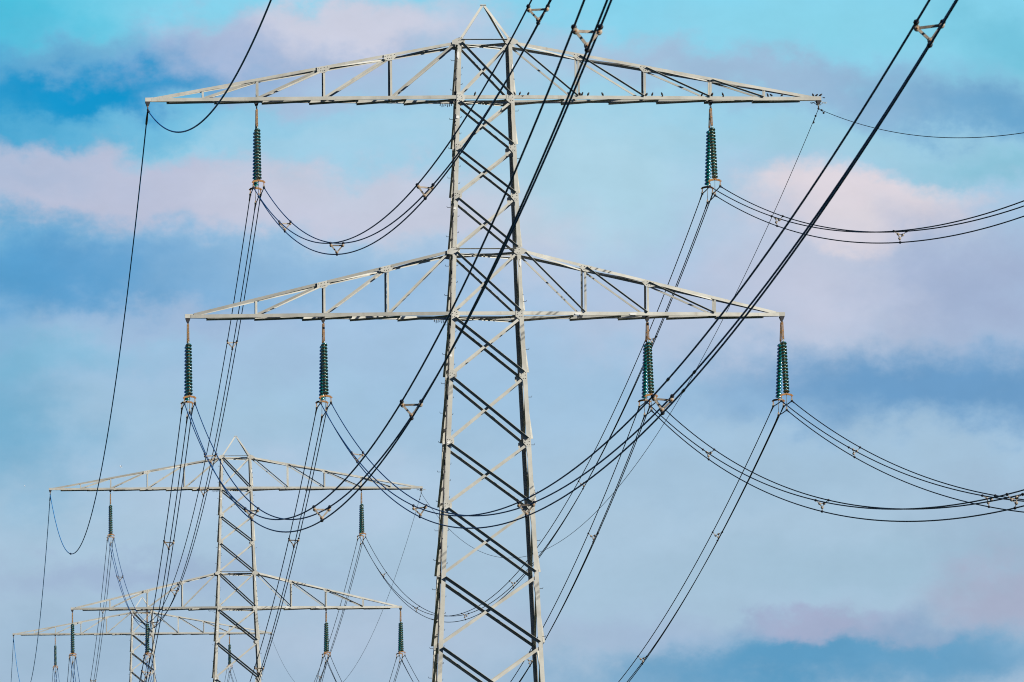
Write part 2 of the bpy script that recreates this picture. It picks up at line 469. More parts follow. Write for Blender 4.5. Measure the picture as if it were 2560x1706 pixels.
def crossarm(root, sx, zb, zt, xr_b, xr_t, nodes, xtip, nd, hangs, posts_lit):
    """one side of a crossarm: four chords, posts, diagonals, lacing"""
    arm = MB()
    # tip box: the closing plate that carries the chord ends
    tipz = zb
    arm.prism([Vector((sx * (xtip - .45), -.155, tipz - .075)), Vector((sx * xtip, -.145, tipz - .075)),
               Vector((sx * xtip, -.145, tipz + .115)), Vector((sx * (xtip - .45), -.155, tipz + .125))], Vector((0, .31, 0)), 'steel')
    a = arm.build('crossarm', root)
    def yb(x): return hw(zb) + (0.13 - hw(zb)) * (x - xr_b) / (xtip - xr_b)
    def zc(x): return zt + (zb + .03 - zt) * (x - xr_t) / (xtip - xr_t)
    def yt(x): return hw(zt) + (0.13 - hw(zt)) * (x - xr_t) / (xtip - xr_t)
    xe = xtip - .30
    for f in (-1, 1):
        mb = MB()   # bottom chord, heel at the outer lower edge, one flange standing and one lying inwards
        mb.angle((sx * xr_b, f * hw(zb), zb - .085), (sx * xe, f * yb(xe), zb - .085), Z_, Vector((0, -f, 0)), .175, .15, .018, 'steel')
        mb.build('chord', a)
        mb = MB()   # sloping top chord, heel at the outer upper edge
        xe2 = xtip - .44
        mb.angle((sx * xr_t, f * hw(zt), zt + .02), (sx * xe2, f * yt(xe2), zc(xe2) + .02), -Z_, Vector((0, -f, 0)), .14, .14, .016, 'steel')
        mb.build('chord', a)
    for i, x in enumerate(nodes):
        for f in (-1, 1):
            zz0, zz1 = zb + .05, zc(x) - .06
            y0, y1 = f * (yb(x)), f * (yt(x))
            w = .105 if i < 3 else .085
            mb = MB()
            if f < 0:
                mb.angle((sx * x - w / 2, y0 - .003 + .024, zz0), (sx * x - w / 2, y1 - .003 + .024, zz1), X_, Y_, w, w * .8, .014, 'steel')
            else:
                lit = posts_lit[i]
                if lit:
                    mb.angle((sx * x - w / 2, y0 - .03, zz0), (sx * x - w / 2, y1 - .03, zz1), X_, Vector((0, -1, 0)), w, w * .8, .014, 'steel')
                else:
                    mb.angle((sx * x + w / 2, y0 - .03, zz0), (sx * x + w / 2, y1 - .03, zz1), -X_, Vector((0, -1, 0)), w, w, .014, 'steel')
            mb.build('post', a)
    # diagonals from the top of each node down to the foot of the next post outwards
    xs = [xr_b + .05] + list(nodes)
    for i in range(nd):
        xa, xb = xs[i], xs[i + 1]
        for f in (-1, 1):
            za = zc(max(xa, xr_t)) - .10
            ya = f * yt(max(xa, xr_t)); y2 = f * yb(xb)
            p0 = Vector((sx * (xa + .08), ya, za)); p1 = Vector((sx * (xb - .03), y2, zb + .07))
            d = (p1 - p0).normalized()
            nrm = Vector((0, 1, 0))
            upv = d.cross(nrm); upv = upv if upv.z > 0 else -upv      # in the truss face, upwards
            mb = MB()
            if sx > 0 and f < 0:
                off = Vector((0, -.022, 0))
                mb.angle(p0 + off + upv * .045, p1 + off + upv * .045, -upv, Vector((0, -1, 0)), .085, .085, .012, 'steel')
            elif sx > 0:
                off = Vector((0, .006, 0))
                mb.angle(p0 + off - upv * .05, p1 + off - upv * .05, upv, Y_, .085, .07, .012, 'steel')
            elif f < 0:
                off = Vector((0, .045, 0))
                mb.angle(p0 + off - upv * .06, p1 + off - upv * .06, upv, Y_, .108, .08, .012, 'steel')
            else:
                off = Vector((0, -.045, 0))
                mb.angle(p0 + off - upv * .06, p1 + off - upv * .06, upv, Vector((0, -1, 0)), .115, .06, .013, 'steel')
            mb.build('diagonal', a)
    # lacing in the bottom plane: cross struts and diagonals hung under the chords
    pitch = 2.33
    k = max(2, int(round((xtip - 1.3 - xr_b) / pitch)))
    st = [xr_b + .12 + (xtip - 1.2 - xr_b) * i / k for i in range(k + 1)]
    for i in range(k):
        left, right = (st[i + 1], st[i]) if sx < 0 else (st[i], st[i + 1])
        p0 = Vector((sx * left, yb(left) - .03, zb - .088)); p1 = Vector((sx * right, -yb(right) + .10, zb - .088))
        d = (p1 - p0).normalized()
        cam_side = Vector((d.y, -d.x, 0)); cam_side = cam_side if cam_side.y < 0 else -cam_side
        mb = MB()
        mb.angle(p0, p1, -Z_, cam_side, .10, .10, .012, 'steel')
        mb.build('lacing_bar', a)
        x = st[i + 1]
        mb = MB()
        mb.bar((sx * x, -yb(x) + .16, zb - .060), (sx * x, yb(x) - .16, zb - .060), .07, .014, 'steel')
        mb.build('cross_strut', a)
    # plan bracing between the two top chords
    xs2 = [xr_t + .1] + list(nodes)
    for i in range(len(xs2) - 1):
        x0, x1 = xs2[i], xs2[i + 1]
        if i % 2: p0, p1 = (sx * x0, yt(x0) - .05, zc(x0) - .03), (sx * x1, -yt(x1) + .05, zc(x1) - .03)
        else: p0, p1 = (sx * x0, -yt(x0) + .05, zc(x0) - .03), (sx * x1, yt(x1) - .05, zc(x1) - .03)
        mb = MB(); mb.angle(p0, p1, -Z_, Y_, .07, .07, .01, 'steel'); mb.build('top_brace', a)
    # hangers: a stiff cross beam with a lug under each hang point
    for hx in hangs:
        yh = max(.14, yb(hx) - .16)
        mb = MB()
        mb.bar((sx * hx, -yh, zb - .0), (sx * hx, yh, zb - .0), .16, .10, 'steel')
        for f in (-1, 1):
            mb.prism([Vector((sx * hx - .13, f * .22 - .06, zb - .09)), Vector((sx * hx + .13, f * .22 - .06, zb - .09)),
                      Vector((sx * hx + .05, f * .22 - .06, zb - .30)), Vector((sx * hx - .05, f * .22 - .06, zb - .30))], Vector((0, .12, 0)), 'dark')
        mb.build('hang_lug', a)
    # gusset plates with bolts at the top-chord nodes near the mast
    for i, x in enumerate(nodes[:2]):
        for f in (-1,):
            mb = MB()
            sl = (zb + .03 - zt) / (xtip - xr_t)
            z0 = zc(x)
            poly = [(-.30, .02 - sl * .30 * sx * sx), (.36, .02 + sl * .36), (.36, -.20 + sl * .36), (.12, -.34), (-.10, -.30), (-.30, -.14 - sl * .30)]
            poly = [(sx * p, q) for p, q in poly]
            bol = [(sx * p, q) for p, q in ((-.18, -.03), (-.02, -.06), (.14, -.09), (.28, -.12), (.05, -.22), (.16, -.22), (-.04, -.20))]
            plate(mb, sx * x, z0, f * yt(x) - .004, poly, .012, bol)
            mb.build('gusset_plate', a)
    return a

def build_tower(label, group):
    root = thing('transmission_tower', label, 'pylon', (XP, D1, 0), group)
    # legs
    for sx in (-1, 1):
        for f in (-1, 1):
            mb = MB()
            zs = [ZT + .12, ZL, 13.55, 0.0]
            ws = [.185, .215, .245]
            for i in range(3):
                za, zb = zs[i], zs[i + 1]
                if i: za -= 0.0
                mb.angle((sx * hw(za), f * hw(za), za), (sx * hw(zb), f * hw(zb), zb), Vector((-sx, 0, 0)), Vector((0, -f, 0)), ws[i], ws[i], .022, 'steel')
            mb.prism([Vector((sx * hw(0) + a, f * hw(0) + b, -.4)) for a, b in ((-.5, -.5), (.5, -.5), (.5, .5), (-.5, .5))], Vector((0, 0, .65)), 'concrete')
            leg = mb.build('leg', root)
            # climbing pegs, small hooked rods screwed into the legs
            def peg(pts, r=.013):
                pb = MB(); pb.tube(pts, r, 'dark', 5); return pb
            rest = MB()
            if sx < 0 and f < 0:
                rb = MB()
                for za, zb in ((47.3, ZL), (ZL, 3.0)):
                    rb.bar((-hw(za) - .03, -hw(za) + .55, za), (-hw(zb) - .03, -hw(zb) + .55, zb), .055, .05, 'dark', (0, 1, 0))
                rb.build('climbing_rail', leg)
            def put(pts, z):
                if z > 13.8: peg(pts).build('step_bolt', leg)
                else: rest.tube(pts, .013, 'dark', 5)
            if sx < 0 and f < 0:
                z = 47.2
                while z > 3:
                    h = hw(z)
                    put([(-h + .19, -h + .035, z), (-h + .26, -h + .06, z), (-h + .275, -h + .06, z + .07)], z)
                    z -= .83
            elif sx < 0:
                z = 47.0; i = 0
                while z > 3:
                    h = hw(z); sgn = 1 if i % 2 else -1
                    xx = -h if sgn < 0 else -h + .17
                    if z > 13.8:
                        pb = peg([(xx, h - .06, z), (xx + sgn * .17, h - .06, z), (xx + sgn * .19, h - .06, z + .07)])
                        pb.bar((-h + .02 + .05 * (i % 3 == 0), h - .07, z - .10), (-h + .16, h - .07, z - .14), .06, .065 + .05 * (i % 4 == 1), 'dark')  # dark bar beside the peg, stands in for a shadow dash on the leg
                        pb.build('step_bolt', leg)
                    else:
                        put([(xx, h - .06, z), (xx + sgn * .17, h - .06, z), (xx + sgn * .19, h - .06, z + .07)], z)
                    z -= .74; i += 1
            elif f < 0:
                z = 44.2
                while z > 5:
                    h = hw(z)
                    put([(h, -h + .06, z), (h + .16, -h + .06, z), (h + .18, -h + .06, z + .07)], z)
                    z -= 2.4
            if rest.v:
                ro = rest.build('step_bolts', leg); ro['kind'] = 'stuff'
    # face bracing
    for i in range(len(LEVELS) - 1):
        z1, z2 = LEVELS[i], LEVELS[i + 1]
        if i == 1 or i == 5: z1 -= .10
        fl = .112 if i < 5 else (.134 if i < 9 else .15)
        h1, h2 = hw(z1 - .1), hw(z2 + .1)
        z1 -= .12; z2 += .13
        for f in (-1, 1):
            # falling brace: outstanding flange towards the camera on its upper edge
            yo = -.024 if f < 0 else -.026
            p0 = Vector((-h1 + .20, f * h1 + yo, z1)); p1 = Vector((h2 - .13, f * h2 + yo, z2))
            d = (p1 - p0).normalized(); upv = Vector((0, -1, 0)).cross(d); upv = upv if upv.z > 0 else -upv
            mb = MB()
            mb.angle(p0 + upv * fl / 2, p1 + upv * fl / 2, -upv, Vector((0, -1, 0)), fl * 1.05, fl, .013, 'steel')
            mb.build('brace', root)
            # rising brace: outstanding flange away from the camera
            yo = .026 if f < 0 else .006
            p0 = Vector((-h2 + .14, f * h2 + yo, z2)); p1 = Vector((h1 - .14, f * h1 + yo, z1))
            d = (p1 - p0).normalized(); upv = Vector((0, -1, 0)).cross(d); upv = upv if upv.z > 0 else -upv
            mb = MB()
            mb.angle(p0 - upv * fl / 2, p1 - upv * fl / 2, upv, Y_, fl, fl * .8, .013, 'steel')
            mb.build('brace', root)
        for sx in (-1, 1):
            xo = sx * .004
            # outer side brace; its outstanding flange shows beyond the leg
            ylo, yhi = (-h2 + .16, h1 - .16) if sx > 0 else (h2 - .16, -h1 + .16)
            p0 = Vector((sx * h2 + xo, ylo, z2)); p1 = Vector((sx * h1 + xo, yhi, z1))
            mb = MB(); mb.angle(p0, p1, Z_, Vector((sx, 0, 0)), fl, fl * .85, .013, 'steel'); mb.build('side_brace', root)
            p0 = Vector((sx * (h2 - .026), -ylo, z2)); p1 = Vector((sx * (h1 - .026), -yhi, z1))
            mb = MB(); mb.angle(p0, p1, Z_, Vector((-sx, 0, 0)), fl, fl * .8, .013, 'steel'); mb.build('side_brace', root)
    # belts round the mast at the four arm levels
    for z, dn, w in ((ZT - .02, 0, .10), (ZLT, 0, .10), (ZU, 1, .175), (ZL, 1, .175)):
        h = hw(z)
        for f in (-1, 1):
            mb = MB()
            yb_ = f * (h + .02) if dn else f * (h - .03)
            x0 = h + .0 if dn else h - .2
            if dn: mb.angle((-x0, f * (h), z - .085), (x0, f * (h), z - .085), Z_, Vector((0, -f, 0)), w, .14, .018, 'steel')
            else:
                if f < 0: mb.angle((-x0, yb_ - .02, z + .07), (x0, yb_ - .02, z + .07), -Z_, Vector((0, -1, 0)), .05, .09, .012, 'steel')
                else: mb.angle((-x0, yb_, z + .06), (x0, yb_, z + .06), -Z_, Y_, .12, .08, .012, 'steel')
            mb.build('belt', root)
        for sx in (-1, 1):
            mb = MB()
            mb.angle((sx * (h - .03), -h + .22, z - .05), (sx * (h - .03), h - .22, z - .05), Z_, Vector((-sx, 0, 0)), w * .8, .10, .014, 'steel')
            mb.build('belt', root)
        # horizontal cross bracing inside the mast
        for q in (-1, 1):
            mb = MB()
            zz = z - .10 - .06 * (q > 0)
            mb.angle((-h + .2, -q * (h - .2), zz), (h - .2, q * (h - .2), zz), -Z_, Vector((0, -1, 0)), .10, .10, .012, 'steel')
            mb.build('plan_brace', root)
    # splice bolts hanging under the lower chords beside the left legs
    for z in (ZU, ZL):
        for i in range(7):
            mb = MB(); x = -hw(z) - .10 - .095 * i
            mb.tube([(x, hw(z) - .25, z - .08), (x - .02, hw(z) - .27, z - .21 - .03 * (i % 3))], .022, 'dark', 6)
            mb.build('splice_bolt', root)
    # peak
    pk = MB()
    pk.prism([Vector((-.15, -.10, 49.66)), Vector((.15, -.10, 49.66)), Vector((.15, .10, 49.66)), Vector((-.15, .10, 49.66))], Vector((0, 0, .045)), 'steel')
    pko = pk.build('peak', root)
    for sx in (-1, 1):
        for f in (-1, 1):
            h = hw(ZT) - .03
            mb = MB()
            mb.angle((sx * h, f * h, ZT), (sx * .11, f * .06, 49.66), Vector((-sx, 0, 0)), Vector((0, -f, 0)), .12, .12, .013, 'steel')
            mb.build('peak_rafter', pko)
    # gussets on the front and back faces
    for i, z in enumerate(LEVELS[:9]):
        big = z in (ZT, ZLT)
        for sx in (-1, 1):
            h = hw(z)
            for f in (-1, 1):
                if z in (ZU, ZL): poly = [(0, .22), (-.22, .22), (-.40, .09), (-.40, -.16), (-.2, -.32), (0, -.32)]
                elif big: poly = [(.06, .09), (-.16, .09), (-.34, .03), (-.34, -.14), (-.20, -.25), (0, -.25), (.30, -.20), (.30, -.03)]
                else: poly = [(0, .27), (-.20, .27), (-.38, .14), (-.38, -.08), (-.22, -.26), (0, -.26)]
                mb = MB()
                bol = [(-.07, .12), (-.07, .0), (-.07, -.17), (-.18, .11), (-.27, .05), (-.29, -.05), (-.17, -.16)]
                if f > 0: bol = []
                y = -h - .002 if f < 0 else h - .024
                poly2 = [(sx * a, b) for a, b in poly]; bol2 = [(sx * a, b) for a, b in bol]
                # follow the batter of the face by building about the node
                plate(mb, sx * h, z, y, poly2, .013, bol2)
                mb.build('gusset_plate', root)
    # crossarms
    nU = (4.71, 8.06, 11.40, 14.13); nL = (4.95, 8.12, 11.52)
    for sx in (-1, 1):
        crossarm(root, sx, ZU, ZT - .08, hw(ZU), hw(ZT), nU, 17.02, 4, (11.43, 16.89), (0, 0, 1, 1) if sx < 0 else (1, 0, 1, 1))
        crossarm(root, sx, ZL, ZLT, hw(ZL), hw(ZLT), nL, 15.08, 3, (8.145, 14.93), (0, 0, 0) if sx < 0 else (1, 0, 1))
    # sun glints on the legs, painted as thin white patches on the front flanges
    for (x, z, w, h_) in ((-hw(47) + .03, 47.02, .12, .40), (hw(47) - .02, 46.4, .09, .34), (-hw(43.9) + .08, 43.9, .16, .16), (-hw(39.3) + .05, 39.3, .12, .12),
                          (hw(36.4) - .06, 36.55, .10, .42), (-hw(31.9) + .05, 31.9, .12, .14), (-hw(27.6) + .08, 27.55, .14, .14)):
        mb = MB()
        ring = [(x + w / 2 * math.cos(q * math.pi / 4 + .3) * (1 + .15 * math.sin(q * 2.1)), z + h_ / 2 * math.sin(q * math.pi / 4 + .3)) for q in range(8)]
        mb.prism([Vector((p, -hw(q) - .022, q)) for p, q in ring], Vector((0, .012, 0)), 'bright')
        mb.build('glint_and_white_mark', root)
    for x, w in ((4.55, .36), (7.35, .40)):  # white oval marks on the right lower chord
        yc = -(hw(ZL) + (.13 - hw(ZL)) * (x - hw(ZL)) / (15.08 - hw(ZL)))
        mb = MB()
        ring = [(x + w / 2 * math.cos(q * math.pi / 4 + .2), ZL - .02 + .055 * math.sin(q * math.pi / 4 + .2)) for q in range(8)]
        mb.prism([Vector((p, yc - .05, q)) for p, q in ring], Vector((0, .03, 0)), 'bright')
        mb.build('glint_and_white_mark', root)
    return root
tower = build_tower('nearest and tallest lattice pylon, standing in front of the others', 'lattice pylons along the line')
t2 = copy_tree(tower); t2.location = (XP, TOWERS[1][0], TOWERS[1][1])
tag(t2, 'smaller second pylon left of the nearest one, whole upper half showing', 'pylon', 'lattice pylons along the line')
t3 = copy_tree(tower); t3.location = (XP, TOWERS[2][0], TOWERS[2][1])
tag(t3, 'smallest and farthest pylon at lower left, only its top arm in view', 'pylon', 'lattice pylons along the line')

# ------------------------------------------------------------------ insulator sets
BW, BH = .263, .456       # half width and drop of the three-wire bundle
DY = 2.28                 # the two strings splay this far along the line
CL = -4.51                # height of the upper clamps below the hang point
def glass_disc(parent, o, ax):
    mb = MB()
    # metal cap, then the bell-shaped glass shell
    mb.lathe([(.014, .080), (.036, .076), (.043, .058), (.044, .012), (.036, .004)], o, ax, 'cap', 10)
    mb.lathe([(.036, .024), (.090, .010), (.136, -.024), (.160, -.066), (.163, -.088), (.152, -.094), (.136, -.074), (.120, -.092), (.106, -.066), (.086, -.088), (.068, -.054), (.014, -.05)],
             o, ax, 'glass', 18)
    mb.lathe([(.013, -.045), (.013, -.085), (.018, -.09)], o, ax, 'bolt', 6)
    return mb.build('glass_disc', parent)
def build_insulator(label, group):
    root = thing('insulator_set', label, 'insulator', (0, 0, 0), group)
    for f in (-1, 1):
        top = Vector((0, f * .22, -.28)); bot = Vector((0, f * DY, CL + .30))
        ax = (bot - top).normalized()
        def at(z): return top + ax * ((z - top.z) / ax.z)
        rb = at(-1.40); sb = at(-4.13)
        mb = MB()       # suspension links
        mb.bar(top, top + (rb - top) * .16, .055, .05, 'dark')
        for dx in (-.028, .028):
            mb.bar(top + (rb - top) * .12 + X_ * dx, top + (rb - top) * .93 + X_ * dx, .045, .06, 'rust2')
        for k in range(3):
            q = top + (rb - top) * (.2 + .33 * k)
            mb.bar(q - ax * .02, q + ax * .02, .085, .075, 'rust')
        mb.tube([top + (rb - top) * .9, rb], .022, 'cap', 6)
        mb.build('hanger_link', root)
        mb = MB()
        mb.tube([rb, sb + ax * .12], .012, 'bolt', 6)
        st = mb.build('insulator_string', root)
        L = (sb - rb).length; n = 16
        for k in range(n):
            o = rb + ax * (.085 + (L - .09) * k / n)
            glass_disc(st, o, -ax)
        # yoke: an arched bar with a cap nut in the middle
        yo = Vector((0, sb.y + ax.y * .06, sb.z + ax.z * .06))
        mb = MB()
        pts = [(-.30, -.10), (-.27, -.035), (-.16, -.005), (0, .02), (.16, -.005), (.27, -.035), (.30, -.10)]
        for (a0, b0), (a1, b1) in zip(pts[:-1], pts[1:]):
            mb.bar(yo + Vector((a0, 0, b0)), yo + Vector((a1, 0, b1)), .075, .095, 'rust', (0, 0, 1))
        mb.lathe([(.03, -.03), (.055, -.02), (.055, .05), (.02, .07)], yo, (0, 0, 1), 'rust', 8)
        mb.tube([yo, (0, f * DY, CL - BH + .06)], .014, 'bolt', 6)
        mb.build('yoke', root)
        for x, z in ((-BW, CL), (BW, CL), (0, CL - BH)):
            mb = MB()
            c = Vector((x, f * DY, z))
            mb.bar(c + Vector((0, -.17, -.01)), c + Vector((0, .17, -.01)), .085, .085, 'dark')
            mb.lathe([(.02, -.06), (.058, -.045), (.062, .0), (.05, .045), (.02, .06)], c, (0, 1, 0), 'dark', 8)
            topz = yo.z - .08 if x else z + .16
            mb.bar(c + Vector((0, 0, .03)), Vector((x, f * DY if not x else (f * DY + yo.y) / 2, topz)), .045, .035, 'rust')
            mb.bar(c + Vector((-.055, 0, .075)), c + Vector((.055, 0, .075)), .05, .05, 'cap')
            mb.build('clamp', root)
    return root
ZHU, ZHL = 44.83, 34.05
HANG = {'UL': (-11.43, ZHU), 'UR': (11.43, ZHU), 'LI': (-8.145, ZHL), 'LO': (-14.93, ZHL), 'RI': (8.145, ZHL), 'RO': (14.93, ZHL)}
WHERE = {'UL': 'left under the top arm of the {}', 'UR': 'right under the top arm of the {}',
         'LI': 'left midway along the lower arm of the {}', 'LO': 'at the lower arm left tip of the {}',
         'RI': 'right midway along the lower arm of the {}', 'RO': 'at the lower arm right tip of the {}'}
TN = ['nearest pylon', 'second pylon', 'farthest pylon']
proto = None
for i, (Y, dz) in enumerate(TOWERS):
    for k, (x, z) in HANG.items():
        if i == 2 and k[0] != 'U': continue
        lab = 'twin green glass strings hanging ' + WHERE[k].format(TN[i])
        if proto is None:
            proto = build_insulator(lab, 'insulator sets on the pylons'); o = proto
        else:
            o = copy_tree(proto)
        o.location = (XP + x, Y, z + dz)
        tag(o, lab, 'insulator', 'insulator sets on the pylons')

# ------------------------------------------------------------------ earth wire hangers at the tips of the upper arms
ZE = 44.41
def build_hanger(right):
    root = thing('earth_wire_hanger', '', 'hanger', (0, 0, 0), 'earth wire hangers at the arm tips')
    mb = MB()
    mb.bar((0, 0, -.0), (0, 0, -.13), .05, .05, 'dark'); mb.bar((0, -.03, -.13), (0, -.03, -.28), .03, .05, 'rust' if not right else 'cap')
    mb.lathe([(.02, -.04), (.05, -.03), (.05, .03), (.02, .04)], (0, 0, -.2), (1, 0, 0), 'cap', 8)
    mb.build('link', root)
    mb = MB()
    mb.lathe([(.015, -.16), (.045, -.12), (.06, 0), (.045, .12), (.015, .16)], (0, 0, -.40), (0, 1, 0), 'dark', 8)
    mb.bar((0, 0, -.27), (0, 0, -.38), .06, .05, 'dark')
    mb.build('clamp', root)
    if right:
        for sgn in (-1, 1):
            pts = []
            for q in range(13):
                t = q / 12.0
                a = math.pi * (.5 + 1.05 * t)
                pts.append((sgn * (.20 - .20 * math.cos(math.pi * 1.15 * t) + .03), -.05, .02 - .34 * t + .04 * math.sin(6 * t)) if False else
                           (sgn * (.06 + .34 * math.sin(math.pi * min(1, t * 1.02))), -.05 * (1 - t), .03 - .27 * t + .09 * math.sin(math.pi * t * 2) * -1))
            mb = MB(); mb.tube(pts, .014, 'wire_r' if sgn < 0 else 'cap', 6); mb.build('bonding_loop', root)
    return root
hp = {-1: None, 1: None}
for i, (Y, dz) in enumerate(TOWERS):
    for sx in (-1, 1):
        if hp[sx] is None: o = hp[sx] = build_hanger(sx > 0)
        else: o = copy_tree(hp[sx])
        o.location = (XP + sx * 16.89, Y, 44.82 + dz)
        tag(o, ('short dark link at the left tip of the upper arm of the {}' if sx < 0 else
                'pale link with two curled wire loops at the right tip of the {}').format(TN[i]), 'hanger', 'earth wire hangers at the arm tips')

# ------------------------------------------------------------------ conductors
def span_fn(Ya, za, Yb, zb, sag):
    L = Yb - Ya
    def f(s):
        t = s / abs(L)
        return Ya + L * t, za + (zb - za) * t - 4 * sag * t * (1 - t)
    return f, abs(L)
def samples(L, n): return [L * i / n for i in range(n + 1)]
def spacer_frame(parent, c, roll, skew):
    """triangular frame spacer of the left circuit with an arm to each wire; c is the middle of the upper pair"""
    mb = MB()
    cs, sn = math.cos(roll), math.sin(roll)
    def P(x, z, y=0):
        zc_ = z + .2
        return c + Vector((x * cs - zc_ * sn, y + skew * x, -.2 + x * sn + zc_ * cs))
    cor = [P(-.235, -.095, -.03), P(.235, -.095, -.03), P(0, -.375, -.03)]
    for i in range(3):
        mb.bar(cor[i], cor[(i + 1) % 3], .055, .06, 'spacer', (0, 1, 0))
        mb.lathe([(.03, -.046), (.066, -.038), (.066, .038), (.03, .046)], cor[i], (0, 1, 0), 'spacer', 10)
        mb.lathe([(.022, 0), (.022, .012), (.01, .014)], cor[i] + Vector((0, -.045, 0)), (0, -1, 0), 'rust', 8)
    sp = mb.build('spacer', parent)
    for q, w in zip(cor, ((-BW, 0), (BW, 0), (0, -BH))):
        wp = c + Vector((w[0], 0, w[1]))
        a = MB(); a.bar(q, wp, .05, .05, 'spacer', (0, 1, 0))
        a.lathe([(.025, -.09), (.055, -.07), (.060, 0), (.055, .07), (.025, .09)], wp, (0, 1, 0), 'dark', 8)
        a.build('wire_clamp', sp)
def spacer_hub(parent, c, roll):
    """small three-armed damping spacer of the right circuit"""
    mb = MB()
    ctr = c + Vector((0, -.02, -.19))
    cor = [ctr + Vector((.11 * math.cos(a), 0, .11 * math.sin(a))) for a in (R(150) + roll, R(30) + roll, R(270) + roll)]
    for i in range(3):
        mb.bar(cor[i], cor[(i + 1) % 3], .035, .035, 'spacer', (0, 1, 0))
        mb.lathe([(.02, -.05), (.055, -.035), (.062, 0), (.055, .035), (.02, .05)], cor[i], (0, 1, 0), 'spacer', 10)
    sp = mb.build('spacer', parent)
    for q, w in zip(cor, ((-BW, 0), (BW, 0), (0, -BH))):
        wp = c + Vector((w[0], 0, w[1]))
        a = MB(); a.bar(q, wp, .03, .03, 'spacer', (0, 1, 0))
        a.lathe([(.025, -.08), (.052, -.06), (.056, 0), (.052, .06), (.025, .08)], wp, (0, 1, 0), 'dark', 8)
        a.build('wire_clamp', sp)

CLAMP = lambda k: HANG[k][1] + CL
SAGF = {'UL': 13.505, 'LO': 13.415, 'LI': 13.297, 'RI': 13.097, 'RO': 12.879, 'UR': 12.926}
SAGB = {'UL': 13.783, 'LO': 14.0, 'LI': 13.74, 'RI': 13.171, 'RO': 13.061, 'UR': 13.334}
SPF = [34.4, 89.7, 157.6, 216.1, 284.8, 343.0]
SPB = [37.6, 92.6, 161.2, 218.7, 288.6, 343.3]
BNAME = {'UL': 'upper left', 'UR': 'upper right', 'LI': 'inner lower left', 'LO': 'outer lower left', 'RI': 'inner lower right', 'RO': 'outer lower right'}
ORG = Vector((XP, D1, 0))
def bundle(k, which):
    x = XP + HANG[k][0]
    if which == 0:
        Ya, Yb, za, zb, sag = D1 - DY, D1 - SPAN0 + DY, CLAMP(k), CLAMP(k) + DZ0, SAGF[k]
        lab = 'three wires from the ' + BNAME[k] + ' insulators of the nearest pylon towards the camera'
    else:
        Y0, d0 = TOWERS[which - 1]
        if which < 3: Y1, d1 = TOWERS[which]
        else: Y1, d1 = Y0 + SPAN3, d0
        Ya, Yb, za, zb, sag = Y0 + DY, Y1 - DY, CLAMP(k) + d0, CLAMP(k) + d1, SAGB[k] * ((Y1 - Y0) / SPAN1) ** 2
        lab = 'three wires from the ' + BNAME[k] + ' insulators of the ' + TN[which - 1] + ' going away'
    f, L = span_fn(Ya, za, Yb, zb, sag)
    root = thing('conductor_bundle', lab, 'power line', (x, Ya, za), 'conductor bundles of the power line')
    org = Vector((x, Ya, za))
    wm = 'wire' if k[0] != 'R' and k != 'UR' else 'wire_r'
    ss = samples(L, 120)
    for dx, dz in ((-BW, 0), (BW, 0), (0, -BH)):
        pts, rad = [], []
        # run through the suspension clamps to the far string
        back = Ya + 2 * DY if which == 0 else None
        if back:
            for q in (1.0, .75, .5, .25):
                pts.append(Vector((dx, 2 * DY * q, dz - .02 * math.sin(math.pi * q)))); rad.append(.026)
        elif which < 3 or True:
            pass
        for s in ss:
            Y, z = f(s)
            pts.append(Vector((dx, Y - Ya, z - za + dz)))
            rad.append(.0245)
        if which > 0 and which < 3:   # and at the far pylon through its two strings
            for q in (.25, .5, .75, 1.0):
                pts.append(Vector((dx, (Yb - Ya) + 2 * DY * q, zb - za + dz - .02 * math.sin(math.pi * q)))); rad.append(.026)
        mb = MB(); mb.tube(pts, rad, wm, 8)
        w = mb.build('wire', root)
        # armour rods next to the clamp
        am = MB()
        aps, ar = [], []
        for s in (0, .4, .9, 1.3, 1.5):
            Y, z = f(s); aps.append(Vector((dx, Y - Ya, z - za + dz)))
        am.tube(aps, [.040, .038, .036, .034, .022], 'dark', 8)
        am.build('armour_rod', w)
        if k == 'LI' and which == 0:
            Y, z = f(222.6 + random.uniform(-1.5, 1.5)); Yn, zn = f(226)
            c = Vector((dx, Y - Ya, z - za + dz)); d = Vector((0, f(227)[0] - f(225)[0], f(227)[1] - f(225)[1])).normalized()
            sb = MB(); sb.lathe([(.022, -.36), (.034, -.30), (.04, -.22), (.04, .22), (.034, .30), (.022, .36)], c, d, 'dark', 8); sb.build('joint_sleeve', w)
    for i, s in enumerate(SPF if which == 0 else SPB):
        Y, z = f(s)
        pr = project((x, Y, z))
        if pr is None or not (-60 < pr[0] < 2620 and -90 < pr[1] < 1760): continue
        c = Vector((0, Y - Ya, z - za))
        if k in ('UL', 'LI', 'LO'):
            spacer_frame(root, c, random.uniform(-.12, .12), random.choice((-.35, -.2, .2, .3)))
        else:
            spacer_hub(root, c, random.uniform(-.5, .5))
for which in (0, 1, 2, 3):
    for k in HANG:
        if which == 3 and k[0] != 'U': continue
        bundle(k, which)

